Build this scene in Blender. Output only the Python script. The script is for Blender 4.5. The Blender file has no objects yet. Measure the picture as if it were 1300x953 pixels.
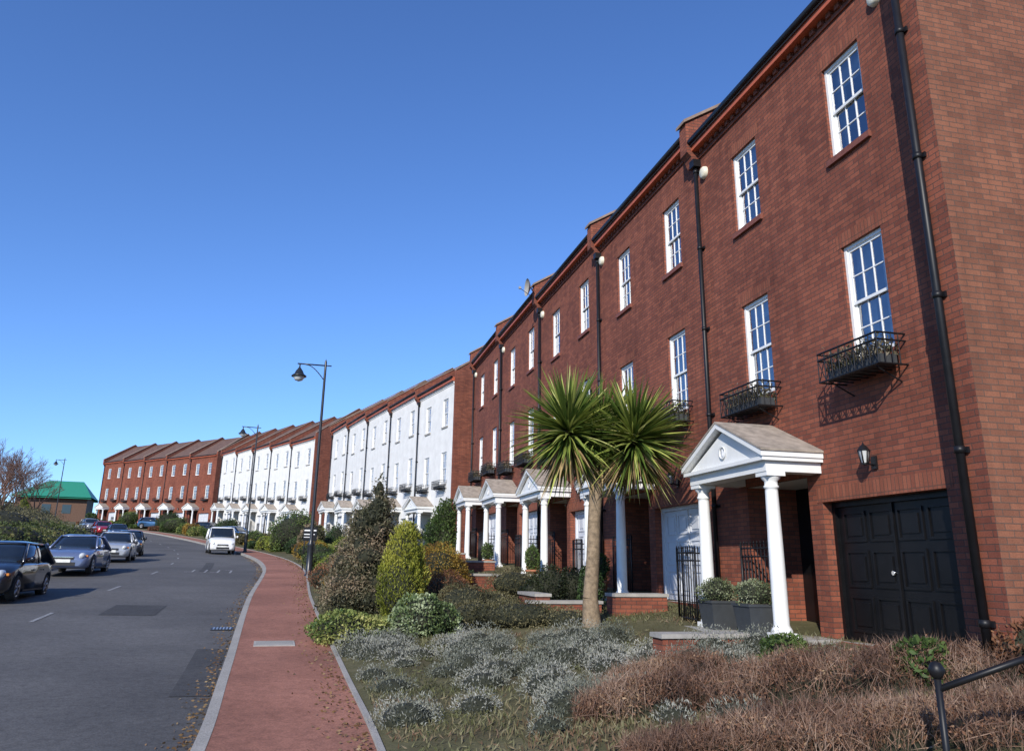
import bpy, math, random
import numpy as np
from mathutils import Vector, Matrix
random.seed(7); rng=np.random.default_rng(7)
D=bpy.data; SC=bpy.context.scene; COL=SC.collection

# ------------------------------------------------------------ materials
def newmat(name):
    m=D.materials.new(name); m.use_nodes=True
    nt=m.node_tree; b=nt.nodes['Principled BSDF']
    return m,nt,b
def N(nt,t,**k):
    n=nt.nodes.new(t)
    for a,v in k.items(): setattr(n,a,v)
    return n
def ramp(nt,fac,stops):
    r=N(nt,'ShaderNodeValToRGB'); e=r.color_ramp.elements
    while len(e)<len(stops): e.new(0.5)
    for i,(p,c) in enumerate(stops):
        e[i].position=p; e[i].color=(c[0],c[1],c[2],1)
    nt.links.new(fac,r.inputs[0]); return r.outputs[0]
def noise(nt,vec,scale,detail=5,rough=.6):
    n=N(nt,'ShaderNodeTexNoise'); n.inputs['Scale'].default_value=scale
    n.inputs['Detail'].default_value=detail; n.inputs['Roughness'].default_value=rough
    if vec is not None: nt.links.new(vec,n.inputs['Vector'])
    return n.outputs['Fac']
def mixc(nt,fac,a,b,mode='MIX'):
    m=N(nt,'ShaderNodeMix',data_type='RGBA',blend_type=mode)
    for i,v in ((0,fac),(6,a),(7,b)):
        if hasattr(v,'is_linked') or hasattr(v,'links'): nt.links.new(v,m.inputs[i])
        elif i==0: m.inputs[0].default_value=v
        else: m.inputs[i].default_value=(v[0],v[1],v[2],1)
    return m.outputs[2]
def bump(nt,b,h,strength,dist=.01):
    n=N(nt,'ShaderNodeBump'); n.inputs['Strength'].default_value=strength; n.inputs['Distance'].default_value=dist
    nt.links.new(h,n.inputs['Height']); nt.links.new(n.outputs[0],b.inputs['Normal'])
def simple(name,c,rough=.6,metal=0,var=.25,scale=6,coat=0,bmp=0,spec=None):
    m,nt,b=newmat(name)
    tc=N(nt,'ShaderNodeTexCoord')
    f=noise(nt,tc.outputs['Object'],scale)
    lo=[x*(1-var) for x in c]; hi=[min(1,x*(1+var*.6)) for x in c]
    nt.links.new(ramp(nt,f,[(.3,lo),(.7,hi)]),b.inputs['Base Color'])
    b.inputs['Roughness'].default_value=rough; b.inputs['Metallic'].default_value=metal
    if coat: b.inputs['Coat Weight'].default_value=coat; b.inputs['Coat Roughness'].default_value=.05
    if spec is not None: b.inputs['Specular IOR Level'].default_value=spec
    if bmp:
        bump(nt,b,noise(nt,tc.outputs['Object'],scale*8),bmp)
    return m
def brickmat(name,c1,c2,mortar,soldier=False,offset=.5):
    m,nt,b=newmat(name)
    uv=N(nt,'ShaderNodeUVMap'); vec=uv.outputs[0]
    if soldier:
        mp=N(nt,'ShaderNodeMapping'); mp.inputs['Rotation'].default_value[2]=math.radians(90)
        nt.links.new(vec,mp.inputs[0]); vec=mp.outputs[0]
    br=N(nt,'ShaderNodeTexBrick'); br.offset=0 if soldier else .5
    nt.links.new(vec,br.inputs['Vector'])
    br.inputs['Scale'].default_value=1; br.inputs['Brick Width'].default_value=.225; br.inputs['Row Height'].default_value=.075
    br.inputs['Mortar Size'].default_value=.0065; br.inputs['Mortar Smooth'].default_value=.2; br.inputs['Bias'].default_value=-.05
    br.inputs['Color1'].default_value=(*c1,1); br.inputs['Color2'].default_value=(*c2,1); br.inputs['Mortar'].default_value=(*mortar,1)
    big=noise(nt,uv.outputs[0],.6,6,.65)
    g=ramp(nt,big,[(.25,(.70,.68,.68)),(.5,(1,1,1)),(.78,(1.2,1.18,1.15))])
    c=mixc(nt,1.0,br.outputs['Color'],g,'MULTIPLY')
    # streaks
    mp2=N(nt,'ShaderNodeMapping'); mp2.inputs['Scale'].default_value=(5,.35,1); nt.links.new(uv.outputs[0],mp2.inputs[0])
    st=noise(nt,mp2.outputs[0],1.0,4,.6)
    c=mixc(nt,1.0,c,ramp(nt,st,[(.3,(.82,.80,.80)),(.62,(1.05,1.05,1.05))]),'MULTIPLY')
    fine=noise(nt,uv.outputs[0],55,3)
    c=mixc(nt,1.0,c,ramp(nt,fine,[(.3,(.82,.82,.82)),(.7,(1.15,1.15,1.15))]),'MULTIPLY')
    # pale efflorescence stains
    ef=noise(nt,mp2.outputs[0],2.3,6,.75)
    c=mixc(nt,ramp(nt,ef,[(.66,(0,0,0)),(.80,(.35,.35,.35))]),c,(.40,.30,.26))
    nt.links.new(c,b.inputs['Base Color']); b.inputs['Roughness'].default_value=.85
    b.inputs['Specular IOR Level'].default_value=.25
    inv=N(nt,'ShaderNodeMath',operation='SUBTRACT'); inv.inputs[0].default_value=1; nt.links.new(br.outputs['Fac'],inv.inputs[1])
    ad=N(nt,'ShaderNodeMath',operation='ADD'); nt.links.new(inv.outputs[0],ad.inputs[0])
    fm=N(nt,'ShaderNodeMath',operation='MULTIPLY'); nt.links.new(fine,fm.inputs[0]); fm.inputs[1].default_value=.6
    nt.links.new(fm.outputs[0],ad.inputs[1])
    bump(nt,b,ad.outputs[0],.6,.008)
    return m
M={}
M['brick']=brickmat('brick_wall',(.29,.093,.054),(.175,.055,.036),(.10,.06,.048))
M['brick2']=brickmat('brick_wall_brown',(.26,.105,.060),(.17,.069,.042),(.12,.075,.056))
M['soldier']=brickmat('brick_soldier',(.31,.105,.06),(.22,.07,.043),(.13,.07,.05),True)
M['sill']=simple('brick_sill',(.20,.065,.043),.7,var=.3,scale=12)
M['render']=simple('white_render',(.76,.75,.72),.85,var=.12,scale=1.5,bmp=.25)
M['white']=simple('white_paint',(.80,.80,.78),.35,var=.06,scale=3)
M['greywhite']=simple('grey_garage_paint',(.60,.62,.66),.45,var=.08,scale=3)
M['black']=simple('black_paint',(.007,.007,.008),.38,var=.3,scale=5,spec=.3)
M['iron']=simple('black_iron',(.010,.010,.012),.45,var=.3,spec=.35)
M['redpaint']=simple('red_fascia',(.50,.12,.055),.5,var=.15)
M['tile']=simple('roof_tile',(.14,.082,.063),.85,var=.35,scale=3,bmp=.4)
M['tiledark']=simple('roof_tile_weathered',(.33,.28,.23),.9,var=.4,scale=5,bmp=.4)
M['coping']=simple('coping_stone',(.28,.20,.15),.85,var=.3,scale=4)
M['stone']=simple('concrete_paving',(.36,.34,.31),.85,var=.25,scale=4,bmp=.2)
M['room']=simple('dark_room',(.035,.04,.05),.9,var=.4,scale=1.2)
M['curtain']=simple('curtain',(.45,.46,.48),.9,var=.2,scale=4)
M['cream']=simple('alarm_box',(.75,.70,.55),.5,var=.1)
M['terracotta']=simple('terracotta',(.42,.16,.08),.8,var=.2)
M['planter']=simple('grey_planter',(.045,.05,.055),.6,var=.2)
M['soil']=simple('soil',(.07,.045,.03),.95,var=.4,scale=20)
M['pole']=simple('lamp_post_paint',(.02,.022,.026),.35,var=.2)
M['lampglass']=simple('lamp_glass',(.55,.56,.55),.15,var=.1)
M['tyre']=simple('tyre',(.015,.015,.015),.85)
M['alloy']=simple('alloy',(.45,.46,.48),.3,metal=.8)
M['carglass']=simple('car_glass',(.012,.016,.02),.04,coat=1,var=.2)
M['chrome']=simple('chrome',(.7,.7,.72),.12,metal=1)
M['plate']=simple('number_plate',(.75,.75,.70),.4)
M['headlight']=simple('headlight',(.55,.58,.6),.08,coat=1)
M['blackplastic']=simple('black_plastic',(.02,.02,.022),.6)
M['indicator']=simple('indicator_amber',(.6,.2,.02),.3)
M['trunkbark']=simple('cordyline_bark',(.26,.19,.12),.9,var=.45,scale=14,bmp=.8)
M['bark']=simple('bark',(.11,.07,.05),.9,var=.4,scale=12,bmp=.6)
M['twig']=simple('twigs',(.22,.12,.085),.9,var=.4,scale=3)
M['greenroof']=simple('green_metal_roof',(.03,.24,.15),.5,var=.1)
M['timber']=simple('brown_cladding',(.13,.07,.045),.8,var=.3)
def glassmat():
    m=D.materials.new('window_glass'); m.use_nodes=True; nt=m.node_tree; nt.nodes.clear()
    o=N(nt,'ShaderNodeOutputMaterial'); t=N(nt,'ShaderNodeBsdfTransparent'); t.inputs[0].default_value=(.75,.8,.82,1)
    g=N(nt,'ShaderNodeBsdfGlossy'); g.inputs['Roughness'].default_value=.02; g.inputs['Color'].default_value=(.9,.93,1,1)
    tc=N(nt,'ShaderNodeTexCoord'); nz=noise(nt,tc.outputs['Object'],1.6,2); bp=N(nt,'ShaderNodeBump'); bp.inputs['Strength'].default_value=.3; bp.inputs['Distance'].default_value=.05
    nt.links.new(nz,bp.inputs['Height']); nt.links.new(bp.outputs[0],g.inputs['Normal'])
    lw=N(nt,'ShaderNodeFresnel'); lw.inputs[0].default_value=1.5
    ma=N(nt,'ShaderNodeMath',operation='ADD'); ma.inputs[1].default_value=.25; ma.use_clamp=True; nt.links.new(lw.outputs[0],ma.inputs[0])
    mx=N(nt,'ShaderNodeMixShader'); nt.links.new(ma.outputs[0],mx.inputs[0]); nt.links.new(t.outputs[0],mx.inputs[1]); nt.links.new(g.outputs[0],mx.inputs[2])
    nt.links.new(mx.outputs[0],o.inputs[0]); return m
M['glass']=glassmat()
def leafmat():
    m,nt,b=newmat('foliage'); at=N(nt,'ShaderNodeAttribute'); at.attribute_name='lc'
    nt.links.new(at.outputs['Color'],b.inputs['Base Color']); b.inputs['Roughness'].default_value=.55
    b.inputs['Specular IOR Level'].default_value=.3
    tr=N(nt,'ShaderNodeBsdfTranslucent'); nt.links.new(at.outputs['Color'],tr.inputs[0])
    mx=N(nt,'ShaderNodeMixShader'); mx.inputs[0].default_value=.25
    o=nt.nodes['Material Output']; nt.links.new(b.outputs[0],mx.inputs[1]); nt.links.new(tr.outputs[0],mx.inputs[2]); nt.links.new(mx.outputs[0],o.inputs[0])
    return m
M['leaf']=leafmat()
def groundmat(name,stops,scale,fine,bs=.5,rough=.92,patch=None):
    m,nt,b=newmat(name); tc=N(nt,'ShaderNodeTexCoord'); v=tc.outputs['Object']
    c=ramp(nt,noise(nt,v,scale,8,.65),stops)
    f=noise(nt,v,fine,3,.7)
    c=mixc(nt,1.0,c,ramp(nt,f,[(.3,(.66,.66,.66)),(.7,(1.32,1.32,1.32))]),'MULTIPLY')
    if patch:
        c=mixc(nt,1.0,c,ramp(nt,noise(nt,v,patch,3,.5),[(.35,(.8,.8,.8)),(.6,(1.1,1.1,1.1))]),'MULTIPLY')
        mid=noise(nt,v,9,5,.75)
        c=mixc(nt,1.0,c,ramp(nt,mid,[(.36,(.78,.77,.76)),(.52,(1.0,1.0,1.0)),(.7,(1.14,1.14,1.14))]),'MULTIPLY')
    nt.links.new(c,b.inputs['Base Color']); b.inputs['Roughness'].default_value=rough; b.inputs['Specular IOR Level'].default_value=.3
    bump(nt,b,f,bs,.01); return m
M['asphalt']=groundmat('asphalt',[(.3,(.088,.086,.085)),(.7,(.122,.119,.116))],.5,45,.5,.85,.15)
M['asphalt_patch']=groundmat('asphalt_patch',[(.3,(.055,.054,.054)),(.7,(.075,.074,.073))],.8,45,.5,.85,.3)
M['redtarmac']=groundmat('red_tarmac',[(.3,(.25,.110,.075)),(.7,(.34,.155,.108))],.8,45,.4,.9,.35)
M['gardensoil']=groundmat('garden_ground',[(.3,(.075,.055,.03)),(.5,(.085,.080,.035)),(.7,(.15,.13,.07))],.9,25,.9)
M['grass']=groundmat('grass',[(.3,(.045,.065,.02)),(.6,(.07,.095,.03)),(.8,(.11,.11,.05))],.3,20,.8)
M['kerb']=groundmat('kerb_stone',[(.3,(.26,.25,.23)),(.7,(.36,.34,.31))],1.2,60,.3)
def markmat():
    m,nt,b=newmat('road_paint'); tc=N(nt,'ShaderNodeTexCoord')
    c=ramp(nt,noise(nt,tc.outputs['Object'],22,5,.7),[(.42,(.11,.11,.11)),(.60,(.40,.40,.39))])
    nt.links.new(c,b.inputs['Base Color']); b.inputs['Roughness'].default_value=.7; return m
M['mark']=markmat()

# ------------------------------------------------------------ mesh builder
class MB:
    def __init__(s): s.v=[];s.f=[];s.m=[];s.s=[];s.mats=[]
    def mi(s,k):
        if k not in s.mats: s.mats.append(k)
        return s.mats.index(k)
    def poly(s,pts,mat,smooth=False):
        n=len(s.v); s.v+= [tuple(p) for p in pts]; s.f.append(tuple(range(n,n+len(pts)))); s.m.append(s.mi(mat)); s.s.append(smooth)
    def box(s,x0,x1,y0,y1,z0,z1,mat):
        n=len(s.v); s.v+=[(x0,y0,z0),(x1,y0,z0),(x1,y1,z0),(x0,y1,z0),(x0,y0,z1),(x1,y0,z1),(x1,y1,z1),(x0,y1,z1)]
        k=s.mi(mat)
        for q in ((0,3,2,1),(4,5,6,7),(0,1,5,4),(1,2,6,5),(2,3,7,6),(3,0,4,7)):
            s.f.append(tuple(n+i for i in q)); s.m.append(k); s.s.append(False)
    def rod(s,p0,p1,r0,r1=None,n=8,mat='black',cap=True,smooth=True):
        if r1 is None: r1=r0
        p0=Vector(p0);p1=Vector(p1);d=(p1-p0)
        if d.length<1e-6: return
        d.normalize(); a=d.orthogonal().normalized(); b=d.cross(a); k=s.mi(mat); o=len(s.v)
        for i in range(n):
            t=2*math.pi*i/n; e=a*math.cos(t)+b*math.sin(t)
            s.v.append(tuple(p0+e*r0)); s.v.append(tuple(p1+e*r1))
        for i in range(n):
            j=(i+1)%n; s.f.append((o+2*i,o+2*j,o+2*j+1,o+2*i+1)); s.m.append(k); s.s.append(smooth)
        if cap:
            s.f.append(tuple(o+2*i for i in range(n))[::-1]); s.m.append(k); s.s.append(False)
            s.f.append(tuple(o+2*i+1 for i in range(n))); s.m.append(k); s.s.append(False)
    def lathe(s,c,prof,n=16,mat='white',axis='Z'):
        k=s.mi(mat); o=len(s.v); c=Vector(c)
        for (r,z) in prof:
            for i in range(n):
                t=2*math.pi*i/n
                p=(r*math.cos(t),r*math.sin(t),z) if axis=='Z' else ((r*math.cos(t),z,r*math.sin(t)) if axis=='Y' else (z,r*math.cos(t),r*math.sin(t)))
                s.v.append(tuple(c+Vector(p)))
        for j in range(len(prof)-1):
            for i in range(n):
                i2=(i+1)%n; s.f.append((o+j*n+i,o+j*n+i2,o+(j+1)*n+i2,o+(j+1)*n+i)); s.m.append(k); s.s.append(True)
    def holes(s,x0,x1,z0,z1,y,hs,mat):
        xs=sorted({x0,x1,*[h[0] for h in hs],*[h[1] for h in hs]}); zs=sorted({z0,z1,*[h[2] for h in hs],*[h[3] for h in hs]})
        for i in range(len(xs)-1):
            for j in range(len(zs)-1):
                cx=(xs[i]+xs[i+1])/2; cz=(zs[j]+zs[j+1])/2
                if any(h[0]<cx<h[1] and h[2]<cz<h[3] for h in hs): continue
                s.poly([(xs[i],y,zs[j]),(xs[i],y,zs[j+1]),(xs[i+1],y,zs[j+1]),(xs[i+1],y,zs[j])],mat)
    def mesh(s,name):
        me=D.meshes.new(name); me.from_pydata(s.v,[],s.f)
        for k in s.mats: me.materials.append(M[k])
        me.polygons.foreach_set('material_index',s.m); me.polygons.foreach_set('use_smooth',s.s)
        uv=me.uv_layers.new(name='UVMap'); 
        for p in me.polygons:
            n=p.normal; ax=0 if abs(n.x)>abs(n.y) and abs(n.x)>abs(n.z) else (1 if abs(n.y)>=abs(n.z) else 2)
            for li in p.loop_indices:
                c=me.vertices[me.loops[li].vertex_index].co
                uv.data[li].uv=(c.y,c.z) if ax==0 else ((c.x,c.z) if ax==1 else (c.x,c.y))
        me.update(); return me
    def obj(s,name,parent=None):
        return mkobj(name,s.mesh(name),parent)
def mkobj(name,me,parent=None):
    o=D.objects.new(name,me); COL.objects.link(o)
    if parent: o.parent=parent
    return o
def empty(name,loc=(0,0,0),rz=0):
    e=D.objects.new(name,None); COL.objects.link(e); e.empty_display_size=.3; e.location=loc; e.rotation_euler=(0,0,rz); return e

# ------------------------------------------------------------ road path & terrain
CP=[(11,-60,-4.6),(5.4,-30,-3.3),(1.5,-10,-2.35),(-1.0,0,-2.0),(-2.75,7.3,-1.84),(-4.15,12.2,-1.65),(-7.2,22.6,-1.12),(-11.5,38,-.35),(-17.6,54,.3),(-26,71.5,1.1),
    (-36,88,2.2),(-47,102,3.35),(-60,113,4.3),(-73,122.6,4.9),(-95,136,5.6),(-130,152,6.0),(-180,172,6.2)]
def catmull(P,n=14):
    P=[np.array(p,float) for p in P]; P=[2*P[0]-P[1]]+P+[2*P[-1]-P[-2]]; out=[]
    for i in range(1,len(P)-2):
        for k in range(n):
            t=k/n; out.append(.5*((2*P[i])+(-P[i-1]+P[i+1])*t+(2*P[i-1]-5*P[i]+4*P[i+1]-P[i+2])*t*t+(-P[i-1]+3*P[i]-3*P[i+1]+P[i+2])*t**3))
    out.append(P[-2]); return np.array(out)
PATH=catmull(CP)
TG=np.gradient(PATH[:,:2],axis=0); TG/=np.linalg.norm(TG,axis=1)[:,None]
RN=np.stack([TG[:,1],-TG[:,0]],1)   # to the right (houses side)
SL=np.concatenate([[0],np.cumsum(np.linalg.norm(np.diff(PATH[:,:2],axis=0),axis=1))])
def near(x,y):
    x=np.asarray(x,float).ravel(); y=np.asarray(y,float).ravel(); B=np.empty_like(x); T=np.empty_like(x)
    for i in range(0,len(x),20000):
        dx=x[i:i+20000,None]-PATH[None,:,0]; dy=y[i:i+20000,None]-PATH[None,:,1]
        k=np.argmin(dx*dx+dy*dy,1); r=np.arange(len(k))
        along=dx[r,k]*TG[k,0]+dy[r,k]*TG[k,1]
        seg=np.clip(along,-4,4)
        sl=np.interp(SL[k]+seg,SL,PATH[:,2]); B[i:i+20000]=sl
        lat=dx[r,k]*RN[k,0]+dy[r,k]*RN[k,1]; d=np.sqrt(dx[r,k]**2+dy[r,k]**2)
        T[i:i+20000]=np.where(np.abs(along)>5,np.sign(lat)*d,lat)
    return B,T
LW=-8.2
def prof(B,T):
    z=np.where(T<LW,B+.12+np.minimum((LW-T)*.05,2.2),B)
    z=np.where((T>=0)&(T<2),B+.12,z)
    z=np.where(T>=2,B+.13+np.clip((T-2)/7,0,1)*.66,z)
    return z
def gz(x,y):
    B,T=near([x],[y]); return float(prof(B,T)[0])
def pt(Y,t):
    """point by distance marker on the kerb line (world y of kerb) and lateral offset"""
    k=int(np.argmin(abs(PATH[:,1]-Y))); 
    return PATH[k,0]+RN[k,0]*t, PATH[k,1]+RN[k,1]*t, PATH[k,2], math.atan2(TG[k,1],TG[k,0])
# terrain sheet
u=np.linspace(-1,1,190); g=np.sinh(u*5.2)/np.sinh(5.2)*2500
X,Y=np.meshgrid(g-20,g+50); Bz,T=near(X,Y); Z=prof(Bz,T)
Z=np.where((T>LW-1.2)&(T<14.5),Z-.35,Z).reshape(X.shape)
n=len(u); vs=np.stack([X.ravel(),Y.ravel(),Z.ravel()],1)
idx=np.arange(n*n).reshape(n,n); fs=np.stack([idx[:-1,:-1],idx[:-1,1:],idx[1:,1:],idx[1:,:-1]],-1).reshape(-1,4)
me=D.meshes.new('ground'); me.from_pydata(vs.tolist(),[],fs.tolist()); me.materials.append(M['grass']); me.polygons.foreach_set('use_smooth',[True]*len(fs)); mkobj('ground',me)
fine=[]
for i in range(len(PATH)-1):
    for k in range(3): fine.append((i+k/3))
fi=np.array(fine)
def pinterp(a): return np.stack([np.interp(fi,np.arange(len(PATH)),a[:,c]) for c in range(a.shape[1])],1)
PF=pinterp(PATH); RF=pinterp(RN)
def strip(name,ts,zs,mat,sm=False):
    b=[]; f=[]
    m=len(ts)
    for p,r in zip(PF,RF):
        for t,z in zip(ts,zs): b.append((p[0]+r[0]*t,p[1]+r[1]*t,p[2]+z))
    for i in range(len(PF)-1):
        for j in range(m-1): f.append((i*m+j,i*m+j+1,(i+1)*m+j+1,(i+1)*m+j))
    me=D.meshes.new(name); me.from_pydata(b,[],f); me.materials.append(M[mat]); me.polygons.foreach_set('use_smooth',[sm]*len(f)); return mkobj(name,me)
strip('road',[LW,LW/2,0],[0,.05,0],'asphalt',True)
strip('kerb',[-.001,.01,.14],[-.05,.125,.13],'kerb')
strip('pavement',[.14,.9,1.70],[.126,.13,.124],'redtarmac')
strip('garden_edging',[1.70,1.705,1.77,1.78],[.1,.15,.15,.1],'kerb')
strip('garden_ground',[1.78,4,6,9,14.5],[.13,.13+.62*2/7,.13+.64*4/7,.79,.79],'gardensoil',True)
strip('kerb',[LW-.14,LW-.01,LW+.001],[.13,.125,-.05],'kerb')
strip('grass_verge',[LW-3.0,LW-.14],[.25,.126],'grass',True)
# markings
mk=MB()
def mark(s0,s1,t0,t1,z=.055,mat='mark',b=None,ns=3):
    b=b or mk
    a=np.linspace(s0,s1,ns+1)
    P=[np.interp(a,SL,PATH[:,0]),np.interp(a,SL,PATH[:,1]),np.interp(a,SL,PATH[:,2]),np.interp(a,SL,RN[:,0]),np.interp(a,SL,RN[:,1])]
    def crown(t): return .05*(1-abs(t-LW/2)/(-LW/2))
    for i in range(ns):
        q=[]
        for (k,t) in ((i,t0),(i,t1),(i+1,t1),(i+1,t0)): q.append((P[0][k]+P[3][k]*t,P[1][k]+P[4][k]*t,P[2][k]+crown(t)+z))
        b.poly(q,mat)
s=SL[np.argmin(abs(PATH[:,1]-4))]
while s<260:
    mark(s,s+1.7,LW/2-.045,LW/2+.045,.008); s+=7.5
sS=SL[np.argmin(abs(PATH[:,1]-35))]
for k,(t0) in enumerate([-1.3,-1.8,-2.3,-2.8]):   # faded SLOW lettering
    mark(sS,sS+1.8,t0-.05,t0+.03,.008)
    mark(sS+(0 if k%2 else 1.7),sS+(.12 if k%2 else 1.82),t0-.3,t0+.03,.012)
mk.obj('road_markings')
pb=MB(); s14=SL[np.argmin(abs(PATH[:,1]-14))]
mark(s14+6,s14+8.2,-3.1,-1.9,.006,'asphalt_patch',pb); mark(s14-3,s14+1,-.55,-.05,.006,'asphalt_patch',pb,6); mark(s14+22,s14+30,-2.6,-2.2,.006,'asphalt_patch',pb,10)
pb.obj('road_repair_patches')
x,y,z,a=pt(17.5,-.28); b=MB(); b.box(-.22,.22,-.2,.2,0,.02,'iron')
for k in range(6): b.box(-.18+k*.065,-.15+k*.065,-.17,.17,.02,.026,'alloy')
o=b.obj('drain_cover'); o.location=(x,y,z+.003); o.rotation_euler=(.045,0,a-math.pi/2)
# cover on pavement
x,y,z,a=pt(14.4,.75)
b=MB(); b.box(-.35,.35,-.3,.3,0,.012,'stone'); b.box(-.31,.31,-.26,.26,.012,.018,'kerb'); o=b.obj('utility_cover'); o.location=(x,y,z+.128); o.rotation_euler=(0.045,0,a-math.pi/2)

# ------------------------------------------------------------ houses
W=6.3;H=10.05;DEP=9.0;RH=3.0
WX=[(.95,1.85),(3.95,4.85)]; WZ1=(3.95,5.78); WZ2=(7.3,8.95)
GX=(.38,2.92); PX=(3.25,5.1)
def T_walls(mat):
    b=MB()
    hs=[(x0,x1,z0,z1) for x0,x1 in WX for z0,z1 in (WZ1,WZ2)]+[(GX[0],GX[1],-.02,1.98),(PX[0],PX[1],0,2.4)]
    b.holes(0,W,-3,H,0,hs,mat)
    for (x0,x1,z0,z1) in hs:
        d=.13
        mm=mat
        if z0<.1: d=.35 if x0<1 else 1.1
        b.poly([(x0,0,z0),(x0,0,z1),(x0,-d,z1),(x0,-d,z0)],mm); b.poly([(x1,0,z0),(x1,-d,z0),(x1,-d,z1),(x1,0,z1)],mm)
        b.poly([(x0,0,z1),(x1,0,z1),(x1,-d,z1),(x0,-d,z1)],mm); b.poly([(x0,0,z0),(x0,-d,z0),(x1,-d,z0),(x1,0,z0)],'stone')
        if z0>1:
            if mat=='brick': b.box(x0-.1,x1+.1,-.02,.004,z1+.001,z1+.226,'soldier')
            b.box(x0-.06,x1+.06,-.12,.055,z0-.10,z0-.001,'sill' if mat=='brick' else 'stone')
        elif mat=='brick': b.box(x0-.12,x1+.12,-.02,.004,z1+.001,z1+.226,'soldier')
    yb=-DEP
    for x in (0,W):
        b.poly([(x,0,-3),(x,yb,-3),(x,yb,H),(x,yb/2,H+RH),(x,0,H)],mat)
    b.poly([(0,yb,-3),(W,yb,-3),(W,yb,H),(0,yb,H)],mat)
    b.box(0,W,0,.035,H-.42,H-.35,mat)
    x=.05
    while x<W-.1:
        b.box(x,x+.11,0,.075,H-.35,H-.25,mat); x+=.225
    return b.mesh('walls')
def T_roof():
    b=MB(); yb=-DEP
    sl=RH/(DEP/2)
    n=14
    for side in (0,1):
        for k in range(n):
            f0=k/n; f1=(k+1)/n
            y0=.22-(.22+DEP/2)*f0; y1=.22-(.22+DEP/2)*f1
            z0=H+.02+(-.22+ (.22+DEP/2)*f0)*sl+ .03; z1=H+.02+(-.22+(.22+DEP/2)*f1)*sl
            if side: y0=-DEP-y0; y1=-DEP-y1
            b.poly([(0,y0,z0),(W,y0,z0),(W,y1,z1),(0,y1,z1)],'tile')
            b.poly([(0,y0,z0),(W,y0,z0),(W,y0,z0-.05),(0,y0,z0-.05)],'tile')
    b.rod((0,-DEP/2,H+RH+.02),(W,-DEP/2,H+RH+.02),.09,n=8,mat='tile')
    b.box(.0,W,.0,.19,H-.25,H-.10,'redpaint')
    b.box(0,W,.0,.13,H-.098,H-.02,'redpaint')
    b.box(0,W,.152,.27,H-.097,H+.01,'iron'); b.rod((0,.24,H-.05),(W,.24,H-.05),.055,n=8,mat='iron')
    for xx in (W,):
        x0=xx-.16;x1=xx+.16
        P=[(.14,H-.55),(.20,H-.38),(.30,H-.28),(.30,H+.42),(-DEP/2,H+RH+.38),(-DEP-.1,H+.4),(-DEP-.1,H-.2)]
        for x in (x0,x1): b.poly([(x,p[0],p[1]) for p in P],'brick')
        for i in range(len(P)):
            p=P[i];q=P[(i+1)%len(P)]
            b.poly([(x0,p[0],p[1]),(x1,p[0],p[1]),(x1,q[0],q[1]),(x0,q[0],q[1])],'brick')
        for (a,c) in (((.36,H+.42),(-DEP/2,H+RH+.42)),((-DEP/2,H+RH+.42),(-DEP-.15,H+.4))):
            w=.21
            v=[(xx-w,a[0],a[1]),(xx+w,a[0],a[1]),(xx+w,c[0],c[1]),(xx-w,c[0],c[1])]
            v2=[(p[0],p[1],p[2]+.07) for p in v]
            b.poly(v,'coping'); b.poly(v2,'coping')
            for i in range(4):
                j=(i+1)%4; b.poly([v[i],v[j],v2[j],v2[i]],'coping')
    return b.mesh('roof')
def T_windows(seed=0):
    b=MB(); r=random.Random(seed)
    for wi,(x0,x1) in enumerate(WX):
        for (z0,z1) in (WZ1,WZ2):
            y=-.05; f=.055
            zm=(z0+z1)/2
            b.box(x0,x0+f,y-.09,y,z0,z1,'white'); b.box(x1-f,x1,y-.09,y,z0,z1,'white')
            b.box(x0+f,x1-f,y-.09,y-.001,z1-f,z1,'white'); b.box(x0+f,x1-f,y-.09,y+.012,z0,z0+f+.02,'white')
            for (a,c,yy) in ((zm-.03,z1-f,y-.025),(z0+f+.02,zm+.03,y-.055)):
                s=.045; xa=x0+f; xb=x1-f
                b.box(xa,xa+s,yy-.03,yy,a,c,'white'); b.box(xb-s,xb,yy-.03,yy,a,c,'white')
                b.box(xa+s,xb-s,yy-.03,yy-.001,c-s,c,'white'); b.box(xa+s,xb-s,yy-.03,yy-.001,a,a+s,'white')
                ia=xa+s; ib=xb-s
                for k in (1,2):
                    xx=ia+(ib-ia)*k/3; b.box(xx-.009,xx+.009,yy-.024,yy-.004,a+s,c-s,'white')
                zz=(a+c)/2; b.box(ia,ib,yy-.023,yy-.006,zz-.009,zz+.009,'white')
                b.poly([(ia,yy-.018,a+s),(ia,yy-.018,c-s),(ib,yy-.018,c-s),(ib,yy-.018,a+s)],'glass')
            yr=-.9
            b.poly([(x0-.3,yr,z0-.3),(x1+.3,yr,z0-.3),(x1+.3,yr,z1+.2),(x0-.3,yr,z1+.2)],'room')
            mode=r.random(); w=r.uniform(.12,.34)
            for xx,sg in ((x0+.05,1),(x1-.05,-1)):
                n=5
                for k in range(n):
                    xa=xx+sg*w*k/n; xb=xx+sg*w*(k+1)/n; ya=-.22-.03*(k%2); yb=-.22-.03*((k+1)%2)
                    b.poly([(xa,ya,z0),(xb,yb,z0),(xb,yb,z1),(xa,ya,z1)],'curtain')
            if mode<.6:
                hh=r.uniform(.15,.7); b.poly([(x0,-.20,z1-hh),(x1,-.20,z1-hh),(x1,-.20,z1),(x0,-.20,z1)],'curtain')
    return b.mesh('windows')
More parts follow.
